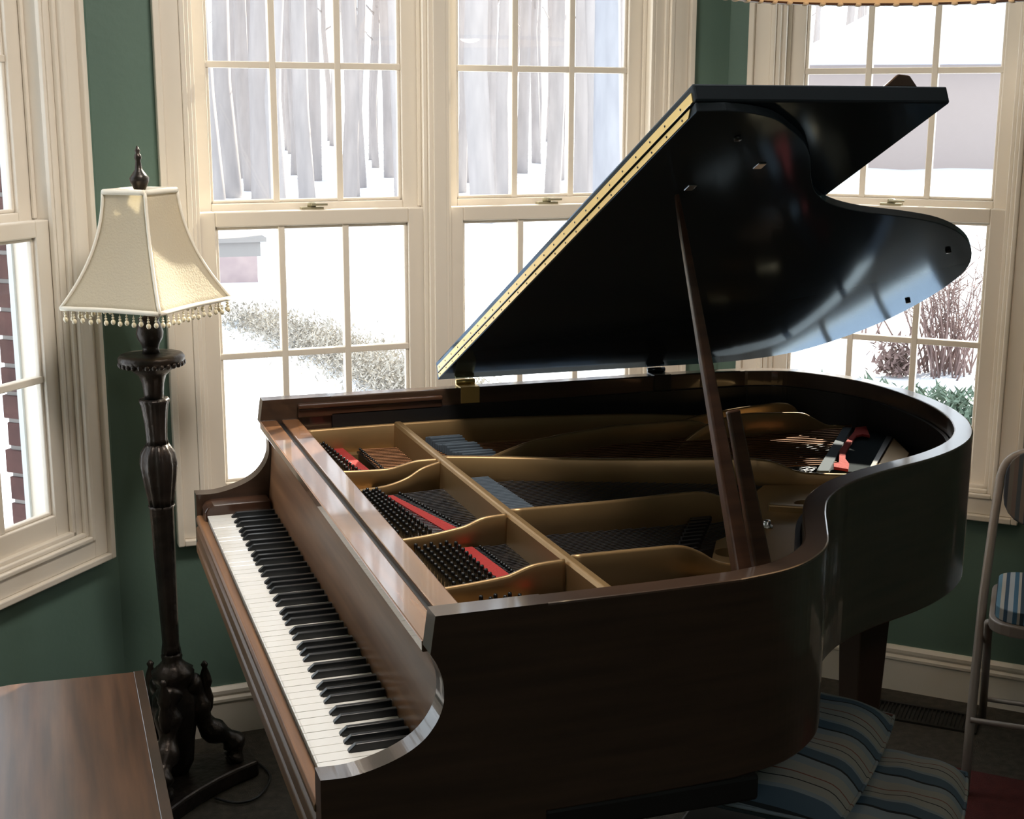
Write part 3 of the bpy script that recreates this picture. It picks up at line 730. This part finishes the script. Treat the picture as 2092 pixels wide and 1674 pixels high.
# ------------------------------------------------------------------ rug, vent
def quadM(o, d): return frame(Vector((*o, 0)), Vector((*d, 0)).normalized())
RM = quadM((1.62, 1.19), (.714, -.70))
m = MB(); m.box((-.05, -.95, 0), (.95, 0, .004), RM); tag(m.build('rug', 'red_rug'), 'dark red rug on the carpet at the lower right', 'rug')
V = thing('floor_vent', 'long dark metal floor register by the baseboard under the right window', 'vent', (1.87, 1.38, 0))
VM = quadM((1.795, 1.475), (.73, -.68))
m = MB(); m.box((0, -.115, 0), (.30, -.105, .006), VM); m.box((0, -.010, 0), (.30, 0, .006), VM); m.box((0, -.105, 0), (.012, -.010, .006), VM); m.box((.288, -.105, 0), (.30, -.010, .006), VM)
m.build('frame', 'vent_metal', V)
m = MB(); m.box((.012, -.105, 0), (.288, -.010, .001), VM); m.build('backing', 'black_plastic', V)
m = MB()
for i in range(26): x = .018+i*.0105; m.box((x, -.105, .001), (x+.004, -.010, .005), VM)
m.build('louvres', 'vent_metal', V)

# ------------------------------------------------------------------ cushions and stool
def cushion(name, label, c, ang, sx, sy, h, ob=None, tilt=(0, 0)):
    n = 18; vs = []; fs = []
    def pt(u, v, s):
        e = (1-abs(u)**5)*(1-abs(v)**5); e = max(e, 0)**.55
        pin = 1-.05*(abs(u)**2)*(abs(v)**2)
        wr = .003*math.sin(9*u+4*v)+.002*math.sin(14*v-3*u)
        return (u*sx/2*(pin), v*sy/2*(pin), s*(h/2*e+wr*e))
    for s in (1, -1):
        for j in range(n+1):
            for i in range(n+1): vs.append(pt(-1+2*i/n, -1+2*j/n, s))
    N = (n+1)**2
    for j in range(n):
        for i in range(n):
            a = j*(n+1)+i; fs.append((a, a+1, a+n+2, a+n+1)); fs.append((a+N, a+n+1+N, a+n+2+N, a+1+N))
    t = thing(name, label, 'cushion', c, rot=(tilt[0], tilt[1], ang), local=True, group='striped cushions')
    m = MB(); m.add(vs, fs, True); o = m.build('cover', 'cushion_stripe', t, subd=1)
    # piping on the seam
    per = [pt(u, v, 0) for u, v in [(-1+2*i/n, -1) for i in range(n)]+[(1, -1+2*i/n) for i in range(n)]+[(1-2*i/n, 1) for i in range(n)]+[(-1, 1-2*i/n) for i in range(n+1)]]
    p = MB(); p.tube(per, .0035, 6, caps=False); p.build('piping', 'cushion_stripe', t)
    return t
# local x runs along the row of stripes (perpendicular to the stripes)
cushion('striped_cushion', 'larger striped cushion tucked under the curved side of the piano', (.884, .474, .466), math.atan2(.70, .70), .48, .42, .095, tilt=(0, 0))
cushion('striped_cushion', 'striped cushion lying lower and nearer the red rug', (1.045, .338, .394), math.atan2(.75, .66), .36, .30, .085)
ST = thing('stool', 'dark low stool under the striped cushions', 'stool', (.90, .40, 0))
SM = quadM((.90, .42), (.70, .70)) ; 
m = MB(); m.box((-.15, -.13, .325), (.15, .15, .352), SM); m.build('seat', 'inner_rim', ST, bevel=.006)
for x in (-.12, .12):
    for y in (-.10, .12): m = MB(); m.box((x-.015, y-.015, .004), (x+.015, y+.015, .326), SM); m.build('leg', 'inner_rim', ST, bevel=.003)

# ------------------------------------------------------------------ folding chair
CH = thing('folding_chair', 'metal folding chair with blue striped padded seat at the right edge', 'chair', (1.80, 1.0, 0))
F0 = Vector((1.705, .925, 0)); u = Vector((.64, .77, 0)); v = Vector((.77, -.64, 0)); wd = .44
CM = Matrix(((v.x, u.x, 0, F0.x), (v.y, u.y, 0, F0.y), (0, 0, 1, 0), (0, 0, 0, 1)))   # local x across, y to the rear, z up
def T(x, y, z): return CM @ Vector((x, y, z))
m = MB()
arch = [(0, 0, 0), (0, .055, .15), (.004, .190, .43), (.014, .290, .62), (.018, .318, .67)]+[tuple(q) for q in spline([(0.020, .330, .70), (.032, .340, .735), (.065, .346, .76), (.13, .350, .775)], 3)]+[(.22, .352, .78), (.31, .350, .775)]+[tuple(q) for q in spline([(.375, .346, .76), (.408, .340, .735), (.420, .330, .70)], 3)]+[(.422, .318, .67), (.426, .290, .62), (.436, .190, .43), (.44, .055, .15), (.44, 0, 0)]
m.tube([T(*q) for q in arch], .0115, 10); m.build('front_frame', 'chair_metal', CH)
for x in (.022, .418):
    m = MB(); m.tube([T(x, .10, .40), T(x, .28, .20), T(x, .455, .0)], .010, 10); m.build('rear_leg', 'chair_metal', CH)
m = MB(); m.tube([T(.022, .38, .09), T(.418, .38, .09)], .007, 8); m.tube([T(0, .05, .17), T(.44, .05, .17)], .007, 8); m.build('stretcher', 'chair_metal', CH)
def rrect(x0, x1, y0, y1, r, n=5):
    out = []
    for cx, cy, a in ((x1-r, y1-r, 0), (x0+r, y1-r, 90), (x0+r, y0+r, 180), (x1-r, y0+r, 270)):
        for k in range(n+1): t = math.radians(a+90*k/n); out.append((cx+r*math.cos(t), cy+r*math.sin(t)))
    return out
m = MB(); m.prism(rrect(.022, .418, 0, .36, .07), lambda a, b: tuple(T(a, b, .405+b*-.02)), lambda a, b: tuple(T(a, b, .432-b*.02)), smooth=False); m.build('seat_pan', 'chair_metal', CH, bevel=.006)
def padobj(name, mt, outline, f, h):
    me = MB(); me.prism(outline, lambda a, b: (a, b, 0), lambda a, b: (a, b, h)); o = me.build(name, mt, None, bevel=h*.6, seg=3)
    o.parent = CH; o.matrix_local = Matrix.Translation(-CH.location) @ f; return o
padobj('seat_pad', 'seat_stripe', rrect(.034, .406, .016, .345, .06), CM @ Matrix.Translation((0, 0, .4325)) @ Matrix.Rotation(-.02, 4, 'X'), .030)
bk = CM @ Matrix.Translation((0, .272, .565)) @ Matrix.Rotation(math.radians(70), 4, 'X')
padobj('back_pad', 'back_stripe', rrect(.030, .410, .03, .215, .07), bk, .026)

# ------------------------------------------------------------------ hanging lamp at the top right
H = thing('pendant_lamp', 'wide hanging lamp shade with a brown rim at the top right edge', 'lamp', (1.30, .75, 2.0), local=True)
HZ = 1.812
def hz(z): return z-2.0
m = MB(); ro = [(.385, HZ), (.380, HZ+.05), (.33, HZ+.14), (.22, HZ+.22), (.08, HZ+.27), (.02, HZ+.28)]
ri = [(r-.006, z-.001) for r, z in ro][::-1]
m.lathe([(r, hz(z)) for r, z in ro], 48); m.f = m.f[:-2]; m.sm = m.sm[:-2]
o = m.build('shade', 'lamp_glass', H); o.modifiers.new('s', 'SOLIDIFY').thickness = .005
m = MB(); m.tube([(.387*math.cos(2*math.pi*k/48), .387*math.sin(2*math.pi*k/48), hz(HZ)) for k in range(49)], .006, 8, caps=False); m.build('rim', 'walnut_x', H)
m = MB(); m.tube([(0, 0, hz(HZ+.27)), (0, 0, hz(CEIL))], .006, 8); m.lathe([(.06, hz(CEIL-.02)), (.05, hz(CEIL))], 24); m.build('hanging_rod', 'brass', H)
m = MB()
for k in range(60):
    a = 2*math.pi*k/60; m.ball((.387*math.cos(a), .387*math.sin(a), hz(HZ-.002)), .0085, 6, (1.1, 1.1, .7))
m.build('lace_edge', 'lace', H)
m = MB(); m.ball((0, 0, hz(HZ+.13)), .035, 12); m.build('bulb', mat('bulb', (1, .9, .7), .5, emis=(1, .80, .52, 14)), H)
pdl = bpy.data.lights.new('pendant_light', 'POINT'); pdl.energy = 4; pdl.color = (1, .84, .66); pdl.shadow_soft_size = .06
po = bpy.data.objects.new('pendant_light', pdl); COL.objects.link(po); po.location = (1.30, .75, HZ+.06)

# ------------------------------------------------------------------ outside
m = MB(); nx, ny = 60, 50; vs = []; fs = []
def gz(x, y):
    r = math.hypot(x, y)
    return -.34+max(0, (r-14))*.018+.05*math.sin(x*.6+1)*math.cos(y*.5)+.03*math.sin(x*1.7+y)+(max(0, r-45))*.05
for j in range(ny+1):
    for i in range(nx+1):
        x = -20+90*(i/nx); y = 1.2+(90*(j/ny)**1.7); vs.append((x, y, gz(x, y)))
for j in range(ny):
    for i in range(nx): a = j*(nx+1)+i; fs.append((a, a+1, a+nx+2, a+nx+1))
# keep the ground outside of the house: cut below floor level near the walls
m.add(vs, fs, True); gr = m.build('snow_ground', 'snow'); gr['kind'] = 'structure'
for v_ in gr.data.vertices:
    if v_.co.y < 2.3: v_.co.z = min(v_.co.z, -.36)
# trees
def tree_mesh(h, r, seed, mt='bark'):
    rnd = random.Random(seed); m = MB()
    p = Vector((0, 0, -.3)); path = [p]; n = 7
    for i in range(n): p = p+Vector((rnd.uniform(-.12, .12), rnd.uniform(-.12, .12), (h+.3)/n)); path.append(p)
    m.tube(path, [r*(1-.75*i/n) for i in range(n+1)], 7)
    for k in range(9):
        z = rnd.uniform(.28, .95); i = int(z*n); b = path[i].lerp(path[min(i+1, n)], z*n-i); a = rnd.uniform(0, 6.28); l = h*rnd.uniform(.06, .13)*(1.1-z*.5)
        d = Vector((math.cos(a), math.sin(a), rnd.uniform(.3, 1.1))).normalized()
        q = [b, b+d*l*.5+Vector((0, 0, .1*l)), b+d*l+Vector((0, 0, .35*l))]; m.tube(q, [r*.28, r*.18, r*.06], 4)
        for _ in range(3):
            e = q[1].lerp(q[2], rnd.random()); a2 = a+rnd.uniform(-1.2, 1.2); d2 = Vector((math.cos(a2), math.sin(a2), rnd.uniform(.1, 1))).normalized()
            m.tube([e, e+d2*l*.45], [r*.09, r*.03], 4)
    return m
protos = []
for s in range(6): protos.append(tree_mesh(11+s*.6, .095+.018*s, 100+s).build('bare_tree', 'bark'))
rnd = random.Random(3); k = 0; TG = 'bare trees of the snowy wood'
TL = 'bare grey tree trunk in the snowy wood beyond the windows'
def place_tree(x, y, s):
    global k
    src = protos[k % 6]
    if k < 6: o = src
    else: o = src.copy(); COL.objects.link(o)
    k += 1
    o.location = (x, y, gz(x, y)); o.rotation_euler = (0, 0, rnd.uniform(0, 6.28)); o.scale = (s, s, s*1.1); tag(o, TL, 'tree', TG); return o
spots = []; tries = 0
while len(spots) < 170 and tries < 20000:
    tries += 1
    az = rnd.uniform(-3, 41); r = rnd.uniform(22, 54)
    if az > 29: r = rnd.uniform(44, 60)
    az = math.radians(az); x = CAMP[0]+r*math.sin(az); y = CAMP[1]+r*math.cos(az)
    if (x-25.2)**2+(y-32.5)**2 < 100: continue
    if all((x-a)**2+(y-b)**2 > 2.2 for a, b in spots): spots.append((x, y))
for x, y in spots: place_tree(x, y, rnd.uniform(.85, 1.35))
bt = tree_mesh(12, .22, 555).build('bare_tree', 'bark_dark'); az = math.radians(22.9)
bt.location = (CAMP[0]+19*math.sin(az), CAMP[1]+19*math.cos(az), -.3); tag(bt, 'thick blue-grey tree trunk nearest the house in the right pane of the middle window', 'tree')
# hedge, clumps of spiky leaves
def clump(name, pts, size, h, n, mt, label, cat, seed=1, ls=.75):
    rnd = random.Random(seed); m = MB()
    for i in range(n):
        t = rnd.random()*(len(pts)-1); a = int(t); q = Vector(pts[a]).lerp(Vector(pts[min(a+1, len(pts)-1)]), t-a)
        x = q.x+rnd.gauss(0, size*.45); y = q.y+rnd.gauss(0, size*.45); z = q.z+abs(rnd.gauss(0, h*.5)); z = min(z, q.z+h)
        a = rnd.uniform(0, 6.28); l = rnd.uniform(.06, .14)*(.6+h)*ls; d = Vector((math.cos(a), math.sin(a), rnd.uniform(.2, 1.6))).normalized()
        s = Vector((-math.sin(a), math.cos(a), 0))*l*.22; c = Vector((x, y, z))
        m.add([c-s, c+s, c+d*l, c+d*l*.5+Vector((0, 0, l*.12))], [(0, 1, 2), (0, 3, 2)])
    o = m.build(name, mt); tag(o, label, cat); return o
clump('hedge', [(1.40, 11.2, -.36), (1.78, 9.9, -.36), (1.98, 8.8, -.36), (2.1, 7.7, -.36), (2.35, 6.9, -.36)], .36, .20, 16000, 'dry_hedge', 'low tan hedge crossing the snow outside the left panes of the middle window', 'hedge', 4, .5)
clump('evergreen_shrub', [(4.1, 5.0, -.30)], .16, .35, 900, 'evergreen', 'small dark evergreen shrub in the snow left of the muntin of the right window', 'shrub', 5)
clump('evergreen_shrub', [(4.45, 5.0, -.34), (4.75, 4.85, -.34)], .20, .33, 1800, 'evergreen', 'wider evergreen shrub in the snow low in the right corner of the right window', 'shrub', 6)
clump('low_shrub', [(5.6, 6.9, -.30)], .16, .25, 500, 'twig', 'small reddish clump at the foot of the bare bush', 'shrub', 8)
def bush(label, c, h, n, seed):
    rnd = random.Random(seed); m = MB()
    for i in range(n):
        a = rnd.uniform(0, 6.28); sp = rnd.uniform(.1, .55); b = Vector(c)+Vector((rnd.gauss(0, .15), rnd.gauss(0, .15), 0)); l = h*rnd.uniform(.6, 1)
        p = [b]; d = Vector((math.cos(a)*sp, math.sin(a)*sp, 1)).normalized()
        for j in range(5): d = (d+Vector((rnd.uniform(-.15, .15), rnd.uniform(-.15, .15), .03))).normalized(); p.append(p[-1]+d*l/5)
        m.tube(p, [.009*(1-.8*j/5) for j in range(6)], 4)
        for _ in range(5):
            q = p[rnd.randint(2, 5)]; a2 = rnd.uniform(0, 6.28); d2 = Vector((math.cos(a2), math.sin(a2), rnd.uniform(.3, 1.3))).normalized(); m.tube([q, q+d2*l*.22], [.004, .0015], 3)
    tag(m.build('bare_bush', 'twig'), label, 'bush')
bush('tall bare reddish bush outside the right edge of the right window', (6.0, 6.9, -.3), 1.0, 80, 11)
bush('bare reddish bush behind the lid tip, further left of the tall one', (5.9, 8.3, -.2), .95, 50, 12)
# house behind
HS = thing('neighbour_house', 'pale house with a snow covered roof among the trees in the right window', 'house', (24, 31, 0))
HMx = Matrix.Translation((25.2, 32.5, .2)) @ Matrix.Rotation(math.radians(-36), 4, 'Z')
m = MB(); m.box((-4.6, -3, -1), (5, 3, 2.65), HMx); m.build('walls', 'house_wall', HS)
m = MB(); m.add([(-5.2, -3.6, 2.6), (5.6, -3.6, 2.6), (5.6, 3.6, 2.6), (-5.2, 3.6, 2.6), (-2.4, 0, 4.4), (5.6, 0, 4.4)], [(0, 1, 5, 4), (2, 3, 4, 5), (3, 0, 4), (1, 2, 5), (3, 2, 1, 0)], M=HMx); m.build('roof', 'roof_snow', HS)
# low stone pier with a snow cap
SP = thing('stone_pier', 'low pinkish stone pier with a flat cap in the snow beyond the lamp shade', 'pier', (2.0, 14.2, 0))
m = MB(); m.box((1.50, 13.9, -.5), (2.02, 14.4, -.02)); m.build('shaft', 'pale_stone', SP)
m = MB(); m.box((1.45, 13.85, .14), (2.12, 14.45, .19)); m.box((1.52, 13.9, -.02), (2.06, 14.4, .14)); m.build('cap', 'mortar', SP)
# brick veneer reveal outside the left window, outer corner slightly toothed
BP = thing('brick_jamb', 'red brick outer edge of the house wall seen through the left window', 'wall', (-.2, 1.95, 0))
BM = FL
m = MB(); m.box((-.118, .1425, -.4), (.02, .201, 2.6), BM); m.build('mortar_core', 'mortar', BP)
m = MB(); z = -.4; i = 0
while z < 2.6:
    o_ = .206 if i % 2 else .201
    m.box((-.122-.002*(i % 3), 0.1420, z), (.022, o_+.003+.002*((i*7) % 3), z+.056), BM); z += .0665; i += 1
m.build('bricks', 'brick', BP, bevel=.002)
m = MB(); m.box((-.150, .128, .50), (-.112, .1415, 2.2), BM); m.box((-.132, .126, .50), (-.119, .144, 2.2), BM); m.build('brick_mould', 'vinyl', BP)
